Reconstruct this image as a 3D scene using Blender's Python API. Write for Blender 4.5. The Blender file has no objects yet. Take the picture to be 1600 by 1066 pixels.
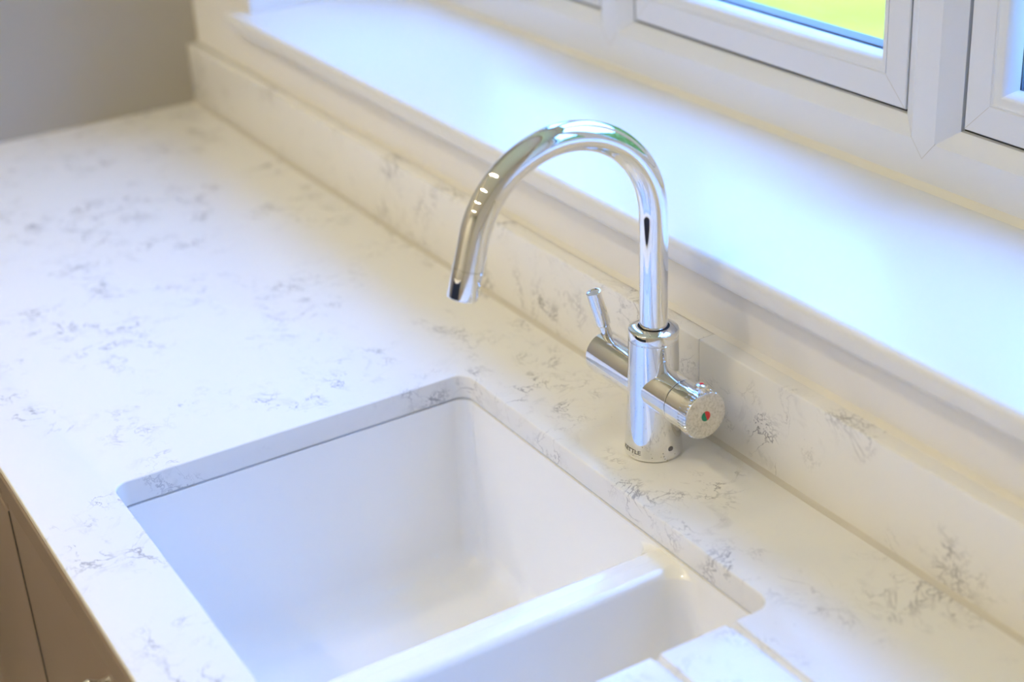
import bpy, bmesh, math
from mathutils import Vector, Matrix

# ------------------------------------------------------------------ camera, world, exposure
scene = bpy.context.scene
COL = scene.collection
R = Vector((0.51661666, 0.85450214, -0.05416017))
U = Vector((-0.35248164, 0.26989785, 0.89605348))
F = Vector((-0.78029733, 0.4438257, -0.44063004))
CAM = Vector((1.00755, -0.71298, 0.71942))
cd = bpy.data.cameras.new('camera')
cam = bpy.data.objects.new('camera', cd); COL.objects.link(cam)
m = Matrix((R, U, -F)).transposed().to_4x4(); m.translation = CAM
cam.matrix_world = m
cd.sensor_width = 36.0
cd.lens = 55.284
cd.clip_start = 0.02
cd.dof.use_dof = True
cd.dof.focus_distance = 1.40
cd.dof.aperture_fstop = 2.9
cd.dof.aperture_blades = 9
scene.camera = cam

W = bpy.data.worlds.new('overcast_sky'); scene.world = W; W.use_nodes = True
nt = W.node_tree; nt.nodes.clear()
wo = nt.nodes.new('ShaderNodeOutputWorld'); bg = nt.nodes.new('ShaderNodeBackground')
bg.inputs['Color'].default_value = (0.16, 0.37, 1.0, 1)
nt.links.new(bg.outputs[0], wo.inputs[0])
# overcast sky: brighter overhead than at the horizon
gt = nt.nodes.new('ShaderNodeTexCoord'); gs = nt.nodes.new('ShaderNodeSeparateXYZ'); gm = nt.nodes.new('ShaderNodeMapRange')
gm.inputs['From Min'].default_value = 0.0; gm.inputs['From Max'].default_value = 1.0
SKY = 13.5
gm.inputs['To Min'].default_value = 0.42 * SKY; gm.inputs['To Max'].default_value = 1.3 * SKY
nt.links.new(gt.outputs['Generated'], gs.inputs[0]); nt.links.new(gs.outputs[2], gm.inputs[0])
nt.links.new(gm.outputs[0], bg.inputs['Strength'])

sl_ = bpy.data.lights.new('sun', 'SUN'); sl_.energy = 3.0; sl_.color = (1.0, 0.93, 0.82); sl_.angle = 0.01
sun = bpy.data.objects.new('sun', sl_); COL.objects.link(sun)
sun.rotation_euler = Vector((0.25, 0.62, -0.75)).to_track_quat('-Z', 'Y').to_euler()   # from behind the house on to the lawn

vs = scene.view_settings
vs.view_transform = 'Standard'; vs.look = 'None'; vs.gamma = 1.0; vs.use_curve_mapping = False
vs.exposure = 0.0
scene.cycles.use_denoising = True
scene.cycles.max_bounces = 10
scene.cycles.diffuse_bounces = 6
scene.cycles.transparent_max_bounces = 12
scene.cycles.caustics_reflective = True
scene.cycles.sample_clamp_indirect = 8.0

LAMP = 322.0            # radiance of each ceiling downlight lens
LAMP_COL = (1.0, 0.86, 0.60)

# ------------------------------------------------------------------ materials
def mat(name, col, rough=0.5, metal=0.0, spec=0.5, coat=0.0):
    M = bpy.data.materials.new(name); M.use_nodes = True
    b = M.node_tree.nodes['Principled BSDF']
    b.inputs['Base Color'].default_value = (*col, 1)
    b.inputs['Roughness'].default_value = rough
    b.inputs['Metallic'].default_value = metal
    b.inputs['Specular IOR Level'].default_value = spec
    b.inputs['Coat Weight'].default_value = coat
    return M

def N(t, kind, **kw):
    n = t.nodes.new(kind)
    for k, v in kw.items(): setattr(n, k, v)
    return n

def ramp(t, src, stops):
    r = N(t, 'ShaderNodeValToRGB')
    e = r.color_ramp.elements
    while len(e) < len(stops): e.new(0.5)
    for i, (p, c) in enumerate(stops):
        e[i].position = p
        e[i].color = (c, c, c, 1) if isinstance(c, (int, float)) else (*c, 1)
    t.links.new(src, r.inputs[0]); return r

def math_n(t, op, a, b=None):
    n = N(t, 'ShaderNodeMath', operation=op)
    for i, v in enumerate((a, b)):
        if v is None: continue
        if isinstance(v, (int, float)): n.inputs[i].default_value = v
        else: t.links.new(v, n.inputs[i])
    return n.outputs[0]

def quartz():
    M = mat('white_quartz', (0.8, 0.79, 0.78), 0.2, spec=0.5)
    t = M.node_tree; b = t.nodes['Principled BSDF']
    tc = N(t, 'ShaderNodeTexCoord'); P = tc.outputs['Object']
    def noise(scale, det, rough=0.5, dist=0.0, off=(0, 0, 0)):
        mp = N(t, 'ShaderNodeMapping'); mp.inputs['Location'].default_value = off
        t.links.new(P, mp.inputs[0])
        n = N(t, 'ShaderNodeTexNoise'); n.inputs['Scale'].default_value = scale
        n.inputs['Detail'].default_value = det; n.inputs['Roughness'].default_value = rough
        n.inputs['Distortion'].default_value = dist
        t.links.new(mp.outputs[0], n.inputs['Vector']); return n.outputs[0]
    def ridge(n, c, w):       # 1 on the contour n == c, falling to 0 at w
        a = math_n(t, 'ABSOLUTE', math_n(t, 'SUBTRACT', n, c))
        r = N(t, 'ShaderNodeMapRange'); r.inputs['From Min'].default_value = 0; r.inputs['From Max'].default_value = w
        r.inputs['To Min'].default_value = 1; r.inputs['To Max'].default_value = 0
        t.links.new(a, r.inputs[0]); return r.outputs[0]
    patches = ramp(t, noise(8.0, 3, 0.6, 0.4, (3.1, 1.7, 0)), [(0.46, 0), (0.60, 1)]).outputs[0]
    patch2 = ramp(t, noise(26.0, 2, 0.5, 0, (7.3, 2.2, 4)), [(0.44, 0), (0.60, 1)]).outputs[0]
    v1 = ridge(noise(13.0, 5, 0.62, 0.5), 0.5, 0.013)
    v2 = ridge(noise(24.0, 5, 0.66, 0.6, (5, 9, 2)), 0.49, 0.020)
    v = math_n(t, 'MULTIPLY', math_n(t, 'MAXIMUM', math_n(t, 'MULTIPLY', v1, 0.9), math_n(t, 'MULTIPLY', v2, 0.8)), math_n(t, 'MULTIPLY', patches, patch2))
    haze = ramp(t, noise(34.0, 6, 0.7, 0.8, (1, 4, 8)), [(0.54, 0), (0.75, 1)]).outputs[0]
    hz = math_n(t, 'MULTIPLY', math_n(t, 'MULTIPLY', haze, patches), 0.30)
    vv = math_n(t, 'MAXIMUM', v, hz)
    vo = N(t, 'ShaderNodeTexVoronoi'); vo.inputs['Scale'].default_value = 85
    t.links.new(P, vo.inputs['Vector'])
    sp = ramp(t, vo.outputs['Distance'], [(0.028, 1), (0.05, 0)]).outputs[0]
    spm = ramp(t, noise(9.0, 2, 0.5, 0, (2, 2, 2)), [(0.55, 0), (0.62, 1)]).outputs[0]
    sp = math_n(t, 'MULTIPLY', math_n(t, 'MULTIPLY', sp, spm), 0.75)
    vv = math_n(t, 'MAXIMUM', vv, sp)
    mix = N(t, 'ShaderNodeMixRGB'); mix.inputs[1].default_value = (0.80, 0.79, 0.775, 1); mix.inputs[2].default_value = (0.225, 0.22, 0.255, 1)
    t.links.new(vv, mix.inputs[0]); t.links.new(mix.outputs[0], b.inputs['Base Color'])
    return M

def paint(name, col, rough=0.55):
    M = mat(name, col, rough); t = M.node_tree; b = t.nodes['Principled BSDF']
    n = N(t, 'ShaderNodeTexNoise'); n.inputs['Scale'].default_value = 180; n.inputs['Detail'].default_value = 3
    bp = N(t, 'ShaderNodeBump'); bp.inputs['Strength'].default_value = 0.04; bp.inputs['Distance'].default_value = 0.001
    t.links.new(n.outputs[0], bp.inputs['Height']); t.links.new(bp.outputs[0], b.inputs['Normal'])
    return M

def spotty_chrome():
    M = mat('chrome', (0.86, 0.86, 0.87), 0.035, 1.0); t = M.node_tree; b = t.nodes['Principled BSDF']
    tc = N(t, 'ShaderNodeTexCoord')
    vo = N(t, 'ShaderNodeTexVoronoi'); vo.inputs['Scale'].default_value = 260; t.links.new(tc.outputs['Object'], vo.inputs['Vector'])
    s = ramp(t, vo.outputs['Distance'], [(0.10, 1), (0.17, 0)]).outputs[0]
    n = N(t, 'ShaderNodeTexNoise'); n.inputs['Scale'].default_value = 60; t.links.new(tc.outputs['Object'], n.inputs['Vector'])
    sx = N(t, 'ShaderNodeSeparateXYZ'); t.links.new(tc.outputs['Object'], sx.inputs[0])
    low = N(t, 'ShaderNodeMapRange'); low.inputs['From Min'].default_value = 0.13; low.inputs['From Max'].default_value = 0.0
    low.inputs['To Min'].default_value = 0.0; low.inputs['To Max'].default_value = 1.0
    t.links.new(sx.outputs[2], low.inputs[0])
    k = ramp(t, n.outputs[0], [(0.45, 0), (0.6, 1)]).outputs[0]
    a = math_n(t, 'MULTIPLY', math_n(t, 'MULTIPLY', s, k), low.outputs[0])
    r = N(t, 'ShaderNodeMapRange'); r.inputs['To Min'].default_value = 0.035; r.inputs['To Max'].default_value = 0.5
    t.links.new(a, r.inputs[0]); t.links.new(r.outputs[0], b.inputs['Roughness'])
    mx = N(t, 'ShaderNodeMixRGB'); mx.inputs[1].default_value = (0.86, 0.86, 0.87, 1); mx.inputs[2].default_value = (0.42, 0.40, 0.37, 1)
    t.links.new(a, mx.inputs[0]); t.links.new(mx.outputs[0], b.inputs['Base Color'])
    return M

def limescaled():
    M = mat('limescaled_chrome', (0.80, 0.79, 0.76), 0.24, 1.0); t = M.node_tree; b = t.nodes['Principled BSDF']
    tc = N(t, 'ShaderNodeTexCoord')
    n = N(t, 'ShaderNodeTexNoise'); n.inputs['Scale'].default_value = 520; n.inputs['Detail'].default_value = 6; n.inputs['Roughness'].default_value = 0.7
    t.links.new(tc.outputs['Object'], n.inputs['Vector'])
    r = ramp(t, n.outputs[0], [(0.36, (0.56, 0.54, 0.50)), (0.5, (0.74, 0.72, 0.68)), (0.65, (0.82, 0.80, 0.77))])
    t.links.new(r.outputs[0], b.inputs['Base Color'])
    r2 = ramp(t, n.outputs[0], [(0.35, 0.5), (0.6, 0.33)]); t.links.new(r2.outputs[0], b.inputs['Roughness'])
    return M

def emis(name, col, s):
    M = bpy.data.materials.new(name); M.use_nodes = True; t = M.node_tree; t.nodes.clear()
    o = N(t, 'ShaderNodeOutputMaterial'); e = N(t, 'ShaderNodeEmission')
    e.inputs[0].default_value = (*col, 1); e.inputs[1].default_value = s; t.links.new(e.outputs[0], o.inputs[0]); return M

def glass():
    M = bpy.data.materials.new('window_glass'); M.use_nodes = True; t = M.node_tree; t.nodes.clear()
    o = N(t, 'ShaderNodeOutputMaterial'); tr = N(t, 'ShaderNodeBsdfTransparent'); gl = N(t, 'ShaderNodeBsdfGlossy')
    tr.inputs[0].default_value = (0.99, 1.0, 0.995, 1); gl.inputs['Roughness'].default_value = 0.0
    lw = N(t, 'ShaderNodeLayerWeight'); lw.inputs[0].default_value = 0.5
    fac = math_n(t, 'ADD', math_n(t, 'MULTIPLY', math_n(t, 'POWER', lw.outputs['Facing'], 5.0), 0.9), 0.02)
    mx = N(t, 'ShaderNodeMixShader')
    t.links.new(fac, mx.inputs[0]); t.links.new(tr.outputs[0], mx.inputs[1]); t.links.new(gl.outputs[0], mx.inputs[2])
    t.links.new(mx.outputs[0], o.inputs[0]); return M

def lawn_mat():
    M = mat('lawn', (0.2, 0.4, 0.08), 0.9, spec=0.1); t = M.node_tree; b = t.nodes['Principled BSDF']
    tc = N(t, 'ShaderNodeTexCoord'); n = N(t, 'ShaderNodeTexNoise'); n.inputs['Scale'].default_value = 1.6; n.inputs['Detail'].default_value = 8
    t.links.new(tc.outputs['Object'], n.inputs['Vector'])
    r = ramp(t, n.outputs[0], [(0.35, (0.26, 0.32, 0.016)), (0.65, (0.40, 0.40, 0.030))]); t.links.new(r.outputs[0], b.inputs['Base Color'])
    return M

QUARTZ = quartz()
CHROME = spotty_chrome()
PLAINCHROME = mat('polished_chrome', (0.88, 0.88, 0.89), 0.03, 1.0)
SCALE = limescaled()
CERAMIC = mat('white_ceramic', (0.89, 0.885, 0.875), 0.12, spec=0.5, coat=0.3)
WALLPAINT = paint('cream_white_paint', (0.78, 0.765, 0.74))
GREIGE = paint('greige_paint', (0.40, 0.375, 0.335), 0.4)
CEILPAINT = paint('ceiling_paint', (0.90, 0.88, 0.83))
SILLPAINT = mat('white_gloss_paint', (0.74, 0.74, 0.75), 0.3)
UPVC = mat('white_upvc', (0.71, 0.735, 0.79), 0.26)
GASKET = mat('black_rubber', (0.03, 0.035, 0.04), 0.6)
WELD = mat('weld_line', (0.50, 0.48, 0.45), 0.5)
SPACER = mat('grey_spacer', (0.16, 0.16, 0.16), 0.5)
GLASS = glass()
CAULK = mat('cream_sealant', (0.72, 0.70, 0.66), 0.4)
GREYCAULK = mat('grey_sealant', (0.58, 0.55, 0.50), 0.45)
SEAMGREY = mat('pale_seam', (0.50, 0.51, 0.53), 0.6)
CABINET = paint('taupe_cabinet_paint', (0.235, 0.178, 0.145), 0.4)
DARK = mat('dark_gap', (0.02, 0.02, 0.02), 0.7)
RED = mat('red_mark', (0.75, 0.05, 0.06), 0.35)
GREEN = mat('green_mark', (0.0, 0.27, 0.15), 0.35)
ETCH = mat('etched_grey', (0.16, 0.155, 0.15), 0.5, 0.4)
LENS = emis('downlight_glow', LAMP_COL, LAMP)
FLOORM = mat('floor_tile', (0.58, 0.50, 0.42), 0.35)
LAWN = lawn_mat()
ISLAND = paint('dark_blue_paint', (0.035, 0.045, 0.07), 0.4)

# ------------------------------------------------------------------ helpers
def shade(me, ang=32):
    bm = bmesh.new(); bm.from_mesh(me)
    a = math.radians(ang)
    for f in bm.faces: f.smooth = True
    for e in bm.edges:
        e.smooth = not (len(e.link_faces) == 2 and e.calc_face_angle(0) > a)
    bm.to_mesh(me); bm.free()

def link(name, me, M, parent=None, smooth=32):
    if M is not None:
        me.materials.clear(); me.materials.append(M)
    if smooth: shade(me, smooth)
    o = bpy.data.objects.new(name, me); COL.objects.link(o)
    if parent: o.parent = parent
    return o

def obj(name, bm, M, parent=None, smooth=32):
    me = bpy.data.meshes.new(name)
    bmesh.ops.recalc_face_normals(bm, faces=bm.faces[:])
    bm.to_mesh(me); bm.free()
    return link(name, me, M, parent, smooth)

def empty(name, loc=(0, 0, 0)):
    o = bpy.data.objects.new(name, None); COL.objects.link(o); o.location = loc; return o

def tag(o, label=None, cat=None, group=None, kind=None):
    for k, v in (('label', label), ('category', cat), ('group', group), ('kind', kind)):
        if v: o[k] = v
    return o

def box(bm, x0, x1, y0, y1, z0, z1, bev=0.0, seg=3):
    r = bmesh.ops.create_cube(bm, size=1)
    vv = r['verts']
    for v in vv:
        v.co = Vector((x0 if v.co.x < 0 else x1, y0 if v.co.y < 0 else y1, z0 if v.co.z < 0 else z1))
    if bev:
        es = list({e for v in vv for e in v.link_edges})
        bmesh.ops.bevel(bm, geom=es, offset=bev, segments=seg, profile=0.5, affect='EDGES')
    return bm

def loops(bm, ls, closed=True, caps=(True, True)):
    rows = [[bm.verts.new(p) for p in l] for l in ls]
    n = len(rows[0])
    for a, b in zip(rows, rows[1:]):
        for i in range(n if closed else n - 1):
            j = (i + 1) % n
            bm.faces.new((a[i], a[j], b[j], b[i]))
    if caps[0]: bm.faces.new(rows[0][::-1])
    if caps[1]: bm.faces.new(rows[-1])
    return rows

def frame_at(o, axis, up=Vector((0, 0, 1))):
    a = Vector(axis).normalized()
    s = a.cross(up)
    if s.length < 1e-4: s = Vector((1, 0, 0))
    s.normalize(); t = s.cross(a).normalized()
    return Vector(o), a, s, t

def lathe(bm, o, axis, prof, n=96, up=Vector((0, 0, 1)), mod=None):
    """prof: (radius, distance along the axis)"""
    o, a, s, t = frame_at(o, axis, up)
    ls = []
    for k, (r, h) in enumerate(prof):
        l = []
        for i in range(n):
            an = 2 * math.pi * i / n
            rr = max(r, 1e-5)
            if mod: rr = mod(rr, h, i, k)
            l.append(o + a * h + (s * math.cos(an) + t * math.sin(an)) * rr)
        ls.append(l)
    loops(bm, ls)
    return bm

def tube(bm, pts, rad, n=48, caps=(True, True)):
    pts = [Vector(p) for p in pts]
    rs = rad if isinstance(rad, (list, tuple)) else [rad] * len(pts)
    ref = None; ls = []
    for i, p in enumerate(pts):
        d = (pts[min(i + 1, len(pts) - 1)] - pts[max(i - 1, 0)]).normalized()
        if ref is None:
            ref = d.cross(Vector((1, 0, 0)))
            if ref.length < .1: ref = d.cross(Vector((0, 1, 0)))
        ref = (ref - d * ref.dot(d)).normalized(); b = d.cross(ref)
        ls.append([p + (ref * math.cos(2 * math.pi * k / n) + b * math.sin(2 * math.pi * k / n)) * rs[i] for k in range(n)])
    loops(bm, ls, caps=caps)
    return bm

def rrect(x0, x1, y0, y1, r, z, seg=10):
    """r: one radius or four (x1y1, x0y1, x0y0, x1y0); counter-clockwise"""
    rr = r if isinstance(r, (list, tuple)) else [r] * 4
    cs = [(x1, y1, 0), (x0, y1, 90), (x0, y0, 180), (x1, y0, 270)]
    out = []
    for (cx, cy, a0), q in zip(cs, rr):
        sx = -1 if cx == x1 else 1; sy = -1 if cy == y1 else 1
        for k in range(seg + 1):
            an = math.radians(a0 + 90 * k / seg)
            out.append((cx + sx * q + q * math.cos(an), cy + sy * q + q * math.sin(an), z))
    return out

def flat_slab(name, outer, holes, z0, z1, bev, M=None):
    """outline with holes, given thickness and rounded arrises -> mesh"""
    cu = bpy.data.curves.new(name, 'CURVE'); cu.dimensions = '2D'; cu.fill_mode = 'BOTH'
    for l in [outer] + holes:
        s = cu.splines.new('POLY'); s.points.add(len(l) - 1); s.use_cyclic_u = True
        for q, p in zip(s.points, l): q.co = (p[0], p[1], 0, 1)
    cu.extrude = (z1 - z0) / 2 - bev; cu.bevel_depth = bev; cu.bevel_resolution = 3; cu.offset = -bev
    o = bpy.data.objects.new(name, cu); COL.objects.link(o)
    bpy.context.view_layer.update()
    me = bpy.data.meshes.new_from_object(o.evaluated_get(bpy.context.evaluated_depsgraph_get()))
    bpy.data.objects.remove(o); bpy.data.curves.remove(cu)
    me.transform(Matrix.Translation((0, 0, (z0 + z1) / 2)))
    bm = bmesh.new(); bm.from_mesh(me); bmesh.ops.remove_doubles(bm, verts=bm.verts[:], dist=1e-6)
    bmesh.ops.recalc_face_normals(bm, faces=bm.faces[:]); bm.to_mesh(me); bm.free()
    return me

def cut(me, cutters):
    base = bpy.data.objects.new('t_base', me); COL.objects.link(base)
    tmp = []
    for bm in cutters:
        bmesh.ops.recalc_face_normals(bm, faces=bm.faces[:])
        cm = bpy.data.meshes.new('t_cut'); bm.to_mesh(cm); bm.free()
        co = bpy.data.objects.new('t_cut', cm); COL.objects.link(co); tmp.append((co, cm))
        md = base.modifiers.new('b', 'BOOLEAN'); md.object = co; md.operation = 'DIFFERENCE'; md.solver = 'EXACT'
    bpy.context.view_layer.update()
    out = bpy.data.meshes.new_from_object(base.evaluated_get(bpy.context.evaluated_depsgraph_get()))
    bpy.data.objects.remove(base)
    for co, cm in tmp: bpy.data.objects.remove(co); bpy.data.meshes.remove(cm)
    return out

def ring(bm, x0, x1, z0, z1, prof):
    """a mitred rectangular frame in the xz plane; prof: closed list of (inset, y)"""
    rows = []
    for ins, y in prof:
        rows.append([bm.verts.new(p) for p in ((x0 + ins, y, z0 + ins), (x1 - ins, y, z0 + ins), (x1 - ins, y, z1 - ins), (x0 + ins, y, z1 - ins))])
    for k in range(len(rows)):
        a, b = rows[k], rows[(k + 1) % len(rows)]
        for i in range(4):
            j = (i + 1) % 4; bm.faces.new((a[i], a[j], b[j], b[i]))
    return bm

def prism_x(bm, x0, x1, prof):
    """extrude a (y, z) outline along x"""
    loops(bm, [[(x0, y, z) for y, z in prof], [(x1, y, z) for y, z in prof]]); return bm

# ------------------------------------------------------------------ sizes of the place
XL, XR = -1.297, 2.1          # side walls
YF = -0.504                   # front edge of the worktop
YU = 0.0545                   # face of the upstand
YW = 0.0745                   # face of the window wall
ZU = 0.0925                   # top of the upstand
SLAB = 0.0255
RX0, RX1 = -1.058, 1.070      # window reveal
SILL0, SILL1 = 0.156, 0.180
YFR = 0.305                   # room face of the window frame
ZT = 1.30                     # head of the window
ZFLOOR, ZCEIL = -0.90, 1.52
YBACK = -3.4

# ------------------------------------------------------------------ setting
def struct(name, bm, M, smooth=0):
    return tag(obj(name, bm, M, None, smooth), kind='structure')

struct('floor', box(bmesh.new(), XL - .12, XR + .12, YBACK - .12, 0.42, ZFLOOR - .1, ZFLOOR), FLOORM)
struct('ceiling', box(bmesh.new(), XL - .12, XR + .12, YBACK - .12, 0.42, ZCEIL, ZCEIL + .1), CEILPAINT)
struct('wall_left', box(bmesh.new(), XL - .12, XL, YBACK, 0.42, ZFLOOR, ZCEIL), GREIGE)
struct('wall_right', box(bmesh.new(), XR, XR + .12, YBACK, 0.42, ZFLOOR, ZCEIL), WALLPAINT)
struct('wall_rear', box(bmesh.new(), XL - .12, XR + .12, YBACK - .12, YBACK, ZFLOOR, ZCEIL), WALLPAINT)
bm = bmesh.new()               # the window wall, with its opening
o4 = [(XL, ZFLOOR), (XR, ZFLOOR), (XR, ZCEIL), (XL, ZCEIL)]
i4 = [(RX0, SILL0), (RX1, SILL0), (RX1, ZT), (RX0, ZT)]
Y1 = 0.40
va = [[bm.verts.new((x, y, z)) for x, z in q] for y in (YW, Y1) for q in (o4, i4)]
for i in range(4):
    j = (i + 1) % 4
    bm.faces.new((va[0][i], va[0][j], va[1][j], va[1][i]))
    bm.faces.new((va[2][i], va[2][j], va[3][j], va[3][i]))
    bm.faces.new((va[1][i], va[1][j], va[3][j], va[3][i]))
    bm.faces.new((va[0][i], va[0][j], va[2][j], va[2][i]))
struct('wall_window', bm, WALLPAINT)

# the window board with its rounded nose and short horn past the reveal
YN = 0.0485
prof = [(YFR + .02, SILL0), (YFR + .02, SILL1)]
rr = 0.008
for k in range(7):
    a = math.radians(90 + 90 * k / 6); prof.append((YN + rr + rr * math.cos(a), SILL1 - rr + rr * math.sin(a)))
for k in range(7):
    a = math.radians(180 + 90 * k / 6); prof.append((YN + rr + rr * math.cos(a), SILL0 + rr + rr * math.sin(a)))
bm = bmesh.new(); prism_x(bm, RX0 + .0005, RX1 - .0005, prof)
for xa, xb in ((RX0 - .038, RX0 + .001), (RX1 - .001, RX1 + .038)):
    horn = [(y if y < YW else YW - .0002, z) for y, z in prof]
    prism_x(bm, xa, xb, horn)
tag(obj('window_sill', bm, SILLPAINT, None, 40), kind='structure')

# the joints of the upstand: grey where it meets the worktop, cream where it meets the wall
bm = bmesh.new(); prism_x(bm, XL + .0005, XR - .0005, [(YU, 0.0), (YU, .0030), (YU - .0015, .0015), (YU - .0048, 0.0004), (YU - .0048, 0.0)])
tag(obj('trim_1', bm, GREYCAULK), kind='structure')
bm = bmesh.new(); prism_x(bm, XL + .0005, XR - .0005, [(YW, ZU), (YW, ZU + .0050), (YW - .0015, ZU + .0022), (YW - .0032, ZU)])
tag(obj('trim_2', bm, CAULK), kind='structure')
bm = bmesh.new(); prism_x(bm, RX0 + .001, RX1 - .001, [(YFR, SILL1), (YFR, SILL1 + .006), (YFR - .003, SILL1 + .003), (YFR - .006, SILL1)])
tag(obj('trim_3', bm, CAULK), kind='structure')

# ------------------------------------------------------------------ the window
win = tag(empty('window_1', (0, 0, 0)), kind='structure')
XC = 0.006
bm = ring(bmesh.new(), RX0, RX1, SILL1, ZT, [(0, .385), (0, YFR), (.044, YFR), (.046, YFR + .0008), (.060, .317), (.060, .385)])
obj('window_frame', bm, UPVC, win, 20)
mull = [XC - .5125, XC, XC + .5125]
for xm in mull:
    bm = bmesh.new(); yf = YFR - .0003
    q = [(-.034, .317), (-.016, yf + .0009), (-.0145, yf), (.0145, yf), (.016, yf + .0009), (.034, .317), (.034, .385), (-.034, .385)]
    loops(bm, [[(xm + x, y, SILL1 + .0455) for x, y in q], [(xm + x, y, ZT - .045) for x, y in q]])
    for zz, s in ((SILL1 + .0455, -1), (ZT - .045, 1)):
        loops(bm, [[(xm - .0155, y, zz), (xm + .0155, y, zz), (xm, y, zz + s * .0178)] for y in (yf, yf + .004)])
    mu = obj('mullion', bm, UPVC, win, 20)
    bm = bmesh.new()
    for sx in (-1, 1):
        q = [(xm + sx * .0158, SILL1 + .0460), (xm + sx * .0153, SILL1 + .0460), (xm, SILL1 + .0280), (xm, SILL1 + .0274)]
        loops(bm, [[(x, yf - .0001, z) for x, z in q], [(x, yf + .0002, z) for x, z in q]])
    obj('mitre_weld', bm, WELD, mu, 0)
edges = [RX0 + .060] + [v for xm in mull for v in (xm - .034, xm + .034)] + [RX1 - .060]
for k in range(4):
    a, b = edges[2 * k], edges[2 * k + 1]
    z0, z1 = SILL1 + .060, ZT - .060
    sash = empty('window_sash'); sash.parent = win
    g = .0032
    obj('seal', ring(bmesh.new(), a, b, z0, z1, [(0, .322), (.006, .322), (.006, .335), (0, .335)]), GASKET, sash, 0)
    obj('sash_frame', ring(bmesh.new(), a + g, b - g, z0 + g, z1 - g,
        [(0, .318), (.001, .317), (.0275, .317), (.0285, .3178), (.0285, .338), (0, .338)]), UPVC, sash, 20)
    ins = .0288
    bead = [(0, .3174), (.0012, .3174), (.0022, .3184), (.0060, .3200)]
    for t in range(1, 9):
        an = math.pi / 2 * t / 8
        bead.append((.0060 + .0075 * math.sin(an), .3200 + .0165 * (1 - math.cos(an))))
    bead += [(.0135, .3375), (0, .3375)]
    obj('glazing_bead', ring(bmesh.new(), a + g + ins, b - g - ins, z0 + g + ins, z1 - g - ins, bead), UPVC, sash, 40)
    gi = g + ins + .0125
    obj('gasket', ring(bmesh.new(), a + gi, b - gi, z0 + gi, z1 - gi, [(0, .3376), (.0009, .3376), (.0009, .3391), (0, .3391)]), GASKET, sash, 0)
    obj('spacer_bar', ring(bmesh.new(), a + gi, b - gi, z0 + gi, z1 - gi, [(0, .3432), (.0014, .3432), (.0022, .3590), (0, .3590)]), SPACER, sash, 0)
    obj('outer_frame', ring(bmesh.new(), a - .004, b + .004, z0 - .004, z1 + .004, [(0, .3632), (.0425, .3632), (.036, .395), (0, .395)]), UPVC, sash, 20)
    bm = bmesh.new()
    for y in (.3392, .3592): box(bm, a + gi, b - gi, y, y + .004, z0 + gi, z1 - gi)
    obj('glass', bm, GLASS, sash, 0)
    bm = bmesh.new()               # welded mitres of the sash
    for cx, sx in ((a + g, 1), (b - g, -1)):
        for cz, sz in ((z0 + g, 1), (z1 - g, -1)):
            w = .00035
            pts = [(cx + sx * (.001 + w), cz + sz * .001), (cx + sx * .0275, cz + sz * (.0275 - w)), (cx + sx * (.0275 - w), cz + sz * .0275), (cx + sx * .001, cz + sz * (.001 + w))]
            loops(bm, [[(x, .3169, z) for x, z in pts], [(x, .3172, z) for x, z in pts]])
    obj('mitre_weld', bm, WELD, sash, 0)

# outside
struct('lawn', box(bmesh.new(), -30, 30, 0.42, 40, ZFLOOR - .25, ZFLOOR - .15), LAWN)

# unseen hedge added beyond the lawn to hold back the low sky light
from mathutils import noise as mn
bm = bmesh.new()
nx, nz = 150, 40
for side in (0, 1):
    g = []
    for i in range(nx + 1):
        col = []
        for j in range(nz + 1):
            x = -20 + 42 * i / nx; t = j / nz
            z = ZFLOOR - .15 + 6.6 * t
            p = Vector((x, 11.0 + (2.2 if side else 0), z))
            d = mn.fractal(p * 1.1, 0.8, 2.1, 5) * .55
            y = p.y + (d if side else -d) + (-1 if side else 1) * 1.0 * t ** 6
            col.append(bm.verts.new((x + mn.noise(p * 3) * .12, y, z + (mn.fractal(Vector((x, side, 0)) * .9, 1, 2, 4) * .6 if j > nz - 4 else 0))))
        g.append(col)
    for i in range(nx):
        for j in range(nz): bm.faces.new((g[i][j], g[i + 1][j], g[i + 1][j + 1], g[i][j + 1]))
    if side == 0: g0 = g
for i in range(nx): bm.faces.new((g0[i][nz], g0[i + 1][nz], g[i + 1][nz], g[i][nz]))
SKY_BLOCKER = mat('sky_blocker_green', (0.09, 0.14, 0.03), 0.8, spec=0.2)
tag(obj('sky_blocking_hedge', bm, SKY_BLOCKER, None, 60), 'added green hedge, unseen beyond the lawn, blocking low sky light', 'hedge')

# ------------------------------------------------------------------ worktop
SX0, SX1, SY0, SY1 = -0.2340, 0.2440, -0.4285, -0.0640
outer = [(XL + .0005, YF), (XR - .0005, YF), (XR - .0005, YW - .0005), (XL + .0005, YW - .0005)]
hole = [(p[0], p[1]) for p in rrect(SX0, SX1, SY0, SY1, .015, 0, 10)]
me = flat_slab('worktop', outer, [hole], -SLAB, 0.0, .0016)
cutters = []
for y in (-.1050, -.1745, -.2440, -.3135, -.3830):
    bm = bmesh.new(); w = .0048; n = 14
    ls = []
    for x, d in ((SX1 - .03, .0062), (SX1 + .02, .0050), (SX1 + .46, .0022), (SX1 + .4615, .0012)):
        c = (w * w + d * d) / (2 * d); cz = -d + c       # circle through the two arrises and the bottom
        sc = 1.0
        l = []
        for k in range(n + 1):
            u = -1 + 2 * k / n; yy = u * w * 1.0
            l.append((x, y + yy, cz - math.sqrt(max(c * c - yy * yy, 0))))
        l += [(x, y + w, .01), (x, y - w, .01)]
        ls.append(l)
    loops(bm, ls); cutters.append(bm)
me = cut(me, cutters)
wt = link('worktop', me, QUARTZ, None, 40)
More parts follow.
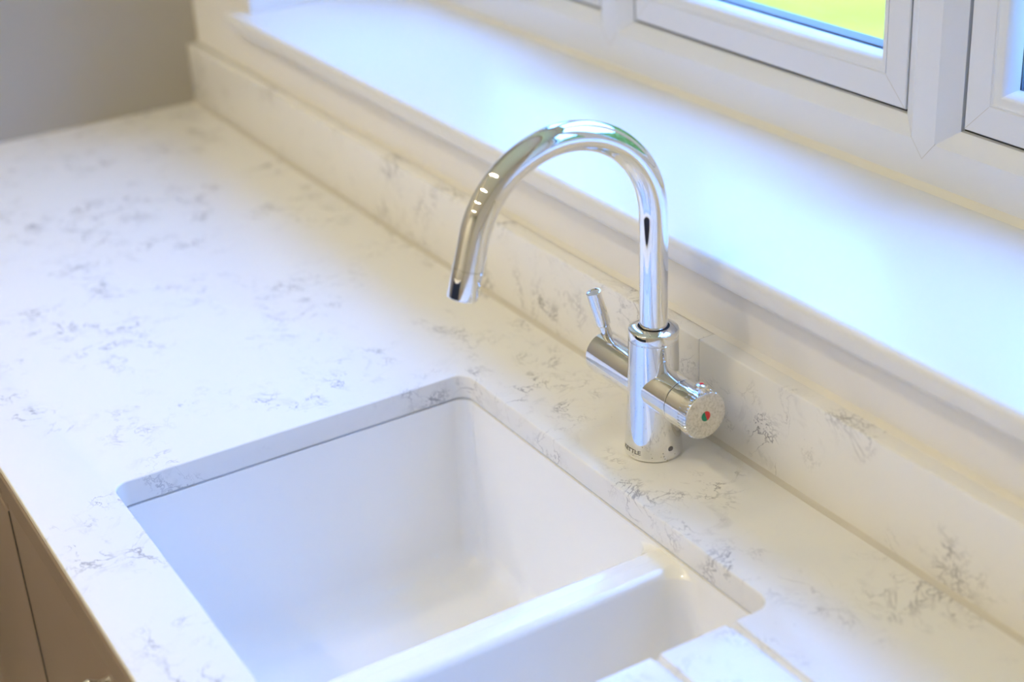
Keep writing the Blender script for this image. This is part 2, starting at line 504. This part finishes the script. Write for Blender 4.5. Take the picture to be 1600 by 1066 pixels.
tag(wt, 'white quartz worktop with grey veins, cut out for the sink and grooved for draining', 'worktop')

bm = bmesh.new()
prism_x(bm, XL + .0006, XR - .0006, [(YF - .0001, -SLAB + .0003), (YF - .0001, -.0060), (YF - .0014, -.0054), (YF - .0024, -.0066), (YF - .0024, -.0160), (YF - .0003, -.0169), (YF - .0018, -.0180), (YF - .0018, -.0242), (YF - .0012, -SLAB + .0003)])
ed = obj('front_edging', bm, CABINET, wt, 20)
ed['label'] = 'taupe painted edging strip along the front of the worktop'

# upstand in two lengths, with a seam behind the tap
XS = -0.0045
for x0, x1, dz, lab in ((XL + .0006, XS - .0005, -.0006, 'long quartz upstand running from the corner wall to the seam behind the tap'),
                        (XS, XR - .0006, 0, 'veined quartz upstand on the draining side of the seam behind the tap')):
    bm = box(bmesh.new(), x0, x1, YU + (-dz * .6), YW - .0004, 0.0003, ZU + dz, .0016)
    tag(obj('quartz_upstand', bm, QUARTZ, None, 40), lab, 'upstand', 'quartz upstands along the window wall')
bm = box(bmesh.new(), XS - .0009, XS + .0002, YU + .0012, YW - .001, .0003, ZU - .0010)
tag(obj('trim_4', bm, GREYCAULK), kind='structure')

# ------------------------------------------------------------------ sink
ZR = -SLAB - .0018
bm = bmesh.new()
sl = [rrect(-.262, .275, -.458, -.034, .03, z) for z in (ZR, -.15, -.245)]
loops(bm, sl)
me = bpy.data.meshes.new('sink_body'); bmesh.ops.recalc_face_normals(bm, faces=bm.faces[:]); bm.to_mesh(me); bm.free()
def bowl(x0, x1, y0, y1, side, lip, zfloor):
    """cutter for one bowl; side = +1 when the divider is on its x1 side"""
    L = []
    def lev(dx, r_div, r_out, z, ins=0.0):
        a, b = x0 + ins, x1 - ins
        if side > 0: b = x1 + dx - ins; rr4 = [r_div, r_out, r_out, r_div]
        else: a = x0 - dx + ins; rr4 = [r_out, r_div, r_div, r_out]
        L.append(rrect(a, b, y0 + ins, y1 - ins, rr4, z))
    ro = .0155
    lev(.0195, .0004, ro, 0.01)
    lev(.0195, .0004, ro, lip)
    for k in range(9):
        an = math.pi / 2 * k / 8
        t = 1 - math.sin(an)
        lev(.0075 * t, .0004 + (.026 - .0004) * (k / 8), ro, lip - .0075 * (1 - math.cos(an)))
    depth = zfloor - lip
    for k in range(1, 6):
        lev(0, .028, ro + .001 * k, lip - .0075 + (depth + .0075 + .032) * k / 5, .0045 * k / 5)
    for k in range(1, 13):
        an = math.pi / 2 * k / 12
        lev(0, .028 + .0 * k, ro + .005, zfloor + .032 * (1 - math.sin(an)), .0045 + .030 * (1 - math.cos(an)))
    b = bmesh.new(); loops(b, L); return b
cA = bowl(SX0 + .0002, .0905, SY0 + .0002, SY1 - .0002, +1, -.0305, -.222)
cB = bowl(.1265, SX1 - .0002, SY0 + .0002, SY1 - .0002, -1, -.0306, -.165)
dr = []
for cx, cy, zf in ((-.06, -.30, -.222), (.186, -.30, -.165)):
    b = bmesh.new(); lathe(b, (cx, cy, zf - .05), (0, 0, 1), [(.042, 0), (.042, .048), (.045, .0520), (.045, .07)], 48); dr.append(b)
me = cut(me, [cA, cB] + dr)
sink = link('undermount_sink', me, CERAMIC, None, 38)
tag(sink, 'white ceramic undermount sink with a main bowl, a half bowl and a low divider', 'sink')
b = bmesh.new()
pr = [(.0015, 0), (.008, 0), (.008, .0014), (.0015, .0014), (.0015, 0)]
loops(b, [[(x, y, ZR + .0002 + h) for x, y, _ in rrect(SX0 - e, SX1 + e, SY0 - e, SY1 + e, .0155 + e, 0)] for e, h in pr], caps=(False, False))
bmesh.ops.remove_doubles(b, verts=b.verts[:], dist=1e-6)
obj('sealant_bead', b, SEAMGREY, sink, 0)
for cx, cy, zf in ((-.06, -.30, -.222), (.186, -.30, -.165)):
    b = bmesh.new()
    lathe(b, (cx, cy, zf), (0, 0, 1), [(.0405, -.012), (.0415, -.002), (.0405, -.0005), (.036, -.0012), (.034, -.004), (.012, -.006), (.004, -.002), (.002, .001), (0, .001)], 64)
    obj('waste_outlet', b, PLAINCHROME, sink)

# ------------------------------------------------------------------ tap
tap = tag(empty('kitchen_tap', (0, 0, 0)), 'chrome swan-neck mixer tap with side lever and ridged side knob, standing behind the sink', 'tap')
lean = Vector((.517, .855, 0)) * .0154
ax = (Vector((0, 0, 1)) + lean).normalized()
AZ = 0.0
A = Vector((math.cos(AZ), math.sin(AZ), 0))
def P(z): return Vector((0, 0, 0)) + ax * z
H = .1225
bm = bmesh.new()
prof = [(0, .0008), (.0262, .0008), (.0264, .0020), (.0263, .004), (.0258, .010), (.0250, .020), (.0243, .030), (.0237, .045), (.0231, .065), (.0226, .085), (.0222, H - .0108), (.0219, H - .0104), (.0219, H - .0098), (.0222, H - .0094), (.0222, H - .0016), (.0218, H - .0008), (.0214, H - .0005), (.0150, H + .0012), (.0140, H + .0010), (.0138, H - .0030), (0, H - .0030)]
lathe(bm, P(0), ax, prof, 128)
body = obj('body', bm, CHROME, tap, 30)
bm = bmesh.new(); lathe(bm, P(0), ax, [(0, 0), (.0252, 0), (.0252, .0009), (0, .0009)], 96); obj('base_gasket', bm, GASKET, tap)
# spout
h, Ra, ph, th, L = .2256, .0882, -1.5702, 2.8613, .0496
d = Vector((math.cos(ph), math.sin(ph), 0))
pts = [Vector((0, 0, z)) for z in (H - .004, H + .01, .17, .20, h)]
for k in range(1, 73):
    t = th * k / 72; pts.append(Vector((0, 0, h)) + d * Ra * (1 - math.cos(t)) + Vector((0, 0, Ra * math.sin(t))))
tg = d * math.sin(th) + Vector((0, 0, math.cos(th)))
end = pts[-1]
LS = .0245
pts += [end + tg * .004, end + tg * .012, end + tg * LS]
skew = lambda q: q + lean * q.z
sp = [skew(q) for q in pts]
rad = [.0124] * len(sp)
bm = bmesh.new(); tube(bm, sp, rad, 64)
spout = obj('spout', bm, PLAINCHROME, tap, 30)
bm = bmesh.new(); e0 = skew(end + tg * LS); e1 = skew(end + tg * L); dd = (e1 - e0).normalized(); LL = (e1 - e0).length
lathe(bm, e0, dd, [(.0119, -.001), (.0119, .0005), (.0126, .0008), (.0127, LL - .001), (.0122, LL), (.0112, LL), (.0110, LL - .003), (0, LL - .003)], 64)
noz = obj('spray_head', bm, PLAINCHROME, spout, 30)
bm = bmesh.new(); lathe(bm, e1 - dd * .0032, dd, [(0, 0), (.0108, 0), (.0108, .0012), (0, .0012)], 48); obj('aerator', bm, GASKET, noz)
bm = bmesh.new(); lathe(bm, P(H - .0028), ax, [(.0126, 0), (.0136, 0), (.0136, .0022), (.0126, .0022)], 64); obj('swivel_ring', bm, GASKET, tap)
# side arms
ZC = .0668
C0 = P(ZC)
bm = bmesh.new()
lathe(bm, C0, -A, [(0, .004), (.0208, .004), (.0208, .0758), (.0206, .0772), (.0198, .0780), (0, .0780)], 96)
lb = obj('lever_barrel', bm, CHROME, tap, 30)
n_ = Vector((0, 0, 1))
b0 = C0 - A * .0715 + n_ * .0190
tip = C0 + Vector((-.0740, -.0120, .0655))
ld = (tip - b0).normalized(); Llen = (tip - b0).length
bm = bmesh.new()
lathe(bm, b0, ld, [(0, -.002), (.0052, -.002), (.0050, .012), (.0050, Llen - .0365), (.0058, Llen - .0352), (.0067, Llen - .0346), (.0069, Llen - .0330), (.0069, Llen - .0010), (.0068, Llen - .0002), (.0064, Llen), (.0052, Llen), (.0049, Llen - .0008), (0, Llen - .0008)], 48)
obj('lever', bm, PLAINCHROME, lb, 30)
bm = bmesh.new()
lathe(bm, C0, A, [(0, .004), (.0208, .004), (.0208, .0428), (.0204, .0432), (0, .0432)], 96)
rb = obj('knob_barrel', bm, CHROME, tap, 30)
bm = bmesh.new(); lathe(bm, C0, A, [(0, .043), (.0200, .043), (.0200, .0443), (0, .0443)], 96); obj('joint_ring', bm, GASKET, rb)
bm = bmesh.new()
NT = 46
def spl(r, hh, i, k):
    if .0620 <= hh <= .0740 and r > .018:
        u = (i % 8) / 8.0
        amp = .0009 if hh > .0635 else .0
        return r + amp * (1 if 1 <= (i % 8) <= 4 else 0)
    return r
lathe(bm, C0, A, [(0, .0440), (.0204, .0440), (.0208, .0444), (.0208, .0630), (.0208, .0642), (.0209, .0685), (.0210, .0733), (.0211, .0745), (.0208, .0751), (.0200, .0754), (.0150, .0755), (0, .0755)], NT * 8, mod=spl)
kn = obj('control_knob', bm, SCALE, rb, 25)
# the barrel part of the knob is bright chrome, only its face is clouded
me = kn.data; me.materials.append(PLAINCHROME)
for p in me.polygons:
    if (Vector(p.center) - C0).dot(A) < .0743: p.material_index = 1
up = (n_ - A * n_.dot(A)).normalized(); side = A.cross(up).normalized()
F0 = C0 + A * .0755
def halfdisc(r, a0, a1, M, nm, hgt):
    bm = bmesh.new(); l = [F0 + (side * math.cos(a) + up * math.sin(a)) * r for a in [a0 + (a1 - a0) * k / 24 for k in range(25)]]
    loops(bm, [[p - A * .0006 for p in l], [p + A * hgt for p in l]]); return obj(nm, bm, M, kn, 0)
s0 = math.radians(72)
# green on the tap's body side of the split, red on the window side
g1 = halfdisc(.0046, s0, s0 + math.pi, RED, 'hot_mark', .0002)
g2 = halfdisc(.0046, s0 + math.pi, s0 + 2 * math.pi, GREEN, 'cold_mark', .0002)
# stop button on top of the knob
bu = C0 + A * .0695 + up * .0208
bm = bmesh.new()
lathe(bm, bu, up, [(0, -.001), (.0040, -.001), (.0034, .0030), (.0046, .0036), (.0056, .0046), (.0058, .0060), (.0052, .0072), (.0040, .0078), (0, .0080)], 40)
sb = obj('stop_button', bm, PLAINCHROME, kn, 30)
bm = bmesh.new(); lathe(bm, bu, up, [(0, .0079), (.0018, .0079), (.0017, .0082), (0, .0082)], 24); obj('button_mark', bm, RED, sb)
# word etched round the foot
cu = bpy.data.curves.new('word', 'FONT'); cu.body = 'KETTLE'; cu.size = .0054; cu.align_x = 'CENTER'; cu.resolution_u = 3; cu.space_character = 1.0; cu.offset = .00006
to = bpy.data.objects.new('word', cu); COL.objects.link(to); bpy.context.view_layer.update()
me = bpy.data.meshes.new_from_object(to.evaluated_get(bpy.context.evaluated_depsgraph_get()))
bpy.data.objects.remove(to)
xs = [v.co.x for v in me.vertices]; wd = max(xs) - min(xs)
aE, aK = math.radians(-62), math.radians(-111)
bm = bmesh.new(); bm.from_mesh(me)
bmesh.ops.triangulate(bm, faces=bm.faces[:]); bmesh.ops.subdivide_edges(bm, edges=bm.edges[:], cuts=1)
for v in bm.verts:
    an = aK + (aE - aK) * (v.co.x - min(xs)) / wd
    z = .0065 + v.co.y; rr = .02635 if z < .006 else .0264 - (z - .004) * .085
    rr += .00012
    q = P(z) + Vector((math.cos(an), math.sin(an), 0)) * rr
    v.co = q
mw = bpy.data.meshes.new('lettering'); bm.to_mesh(mw); bm.free()
link('lettering', mw, ETCH, body, 0)
an = math.radians(-35.3 + 36)
dv = Vector((math.cos(an), math.sin(an), 0))
bm = bmesh.new(); lathe(bm, P(.0115) + dv * .0252, dv, [(0, 0), (.0026, 0), (.0026, .0005), (.0022, .0006), (0, .0006)], 24)
obj('grub_screw', bm, ETCH, body)

# ------------------------------------------------------------------ cabinets under the worktop
def cabinet(x0, x1, yd, label, edge=.0012, ztop=-.0500):
    c = tag(empty('base_cabinet', ((x0 + x1) / 2, -.2, ZFLOOR)), label, 'cabinet', 'base cabinets under the worktop')
    def put(nm, bm, M, par=None, sm=32):
        bm.transform(Matrix.Translation(-Vector(c.location)))
        return obj(nm, bm, M, par or c, sm)
    zc = -.262
    put('carcass', box(bmesh.new(), x0, x1, yd + .0225, .06, ZFLOOR + .1, zc), CABINET)
    put('plinth', box(bmesh.new(), x0, x1, yd + .06, yd + .078, ZFLOOR, ZFLOOR + .099), CABINET)
    # top rail with stepped moulding lines below the worktop
    ys = yd
    ys = YF
    pf = [(yd + .020, -.0490), (yd + .020, -SLAB - .0005), (ys - .0006, -SLAB - .0005), (ys - .0006, -.0300), (ys + .0028, -.0309), (ys + .0004, -.0320), (ys + .0004, -.0370), (ys + .0036, -.0378), (ys + .0014, -.0390), (ys + .0014, -.0475), (ys + .0030, -.0490)]
    put('rail_moulding', prism_x(bmesh.new(), x0, x1, pf), CABINET, None, 20)
    put('back_rail', box(bmesh.new(), x0, x1, yd + .0205, yd + .0222, zc, -.0492), CABINET)
    if ztop < -.055: put('front_rail', box(bmesh.new(), x0, x1, yd + .0008, yd + .0200, ztop + .0018, -.0494, .0004, 1), CABINET)
    dw = (x1 - x0) / 2
    for k in range(2):
        a = x0 + dw * k + .0012; b = x0 + dw * (k + 1) - .0012
        bm = bmesh.new()
        box(bm, a, b, yd, yd + .0195, ZFLOOR + .103, ztop, edge, 3)
        dpart = put('door', bm, CABINET)
        kx = (b - .03) if k == 0 else (a + .03)
        bm = bmesh.new(); lathe(bm, (kx, yd, -.075), (0, -1, 0), [(0, -.001), (.005, -.001), (.0045, .008), (.0065, .012), (.0085, .016), (.0075, .020), (0, .021)], 32)
        put('knob', bm, SCALE, dpart)
    return c
cabinet(-.3640, .302, -.4995, 'taupe painted sink cabinet below the front edge of the worktop')
cab2 = cabinet(-.962, -.3655, -.5003, 'taupe cabinet with softly rounded doors next to the sink cabinet', .007, -.068)
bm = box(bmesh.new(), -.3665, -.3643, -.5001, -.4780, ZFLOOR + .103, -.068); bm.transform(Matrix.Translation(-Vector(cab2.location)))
obj('gap_shade_strip', bm, GASKET, cab2, 0)  # black strip standing in for the shade in the gap between the doors
cabinet(.3045, .9045, -.4995, 'taupe painted cabinet under the draining side of the worktop')

# ------------------------------------------------------------------ room behind the camera
bm = bmesh.new()
isl = tag(empty('kitchen_island', (-.2, -2.15, ZFLOOR)), 'dark blue kitchen island with white quartz top standing across the room from the window', 'island')
bm = box(bmesh.new(), -.9, .9, -.35, .35, 0, .86, .003, 2); obj('carcass', bm, ISLAND, isl)
bm = box(bmesh.new(), -.95, .95, -.38, .38, .8605, .89, .003, 2); obj('countertop', bm, QUARTZ, isl)

def downlight(x, y):
    t = tag(empty('downlight', (x, y, ZCEIL)), 'small round chrome downlight recessed in the ceiling', 'downlight', 'downlights in the kitchen ceiling')
    b = bmesh.new()
    pr = [(.030, 0), (.042, 0), (.042, .002), (.038, .004), (.032, .004), (.030, .002), (.030, 0)]
    loops(b, [[(q * math.cos(2 * math.pi * i / 48), q * math.sin(2 * math.pi * i / 48), -.0005 - h) for i in range(48)] for q, h in pr], caps=(False, False))
    bmesh.ops.remove_doubles(b, verts=b.verts[:], dist=1e-6)
    obj('bezel', b, PLAINCHROME, t)
    b = bmesh.new(); lathe(b, (0, 0, -.0006), (0, 0, -1), [(0, 0), (.0285, 0), (.0285, .0016), (0, .0016)], 32)
    obj('lamp', b, LENS, t, 0)
for x in (-1.05, -.6, -.15, .3):
    for y in (-1.0, -1.55, -2.2, -2.9):
        downlight(x, y)
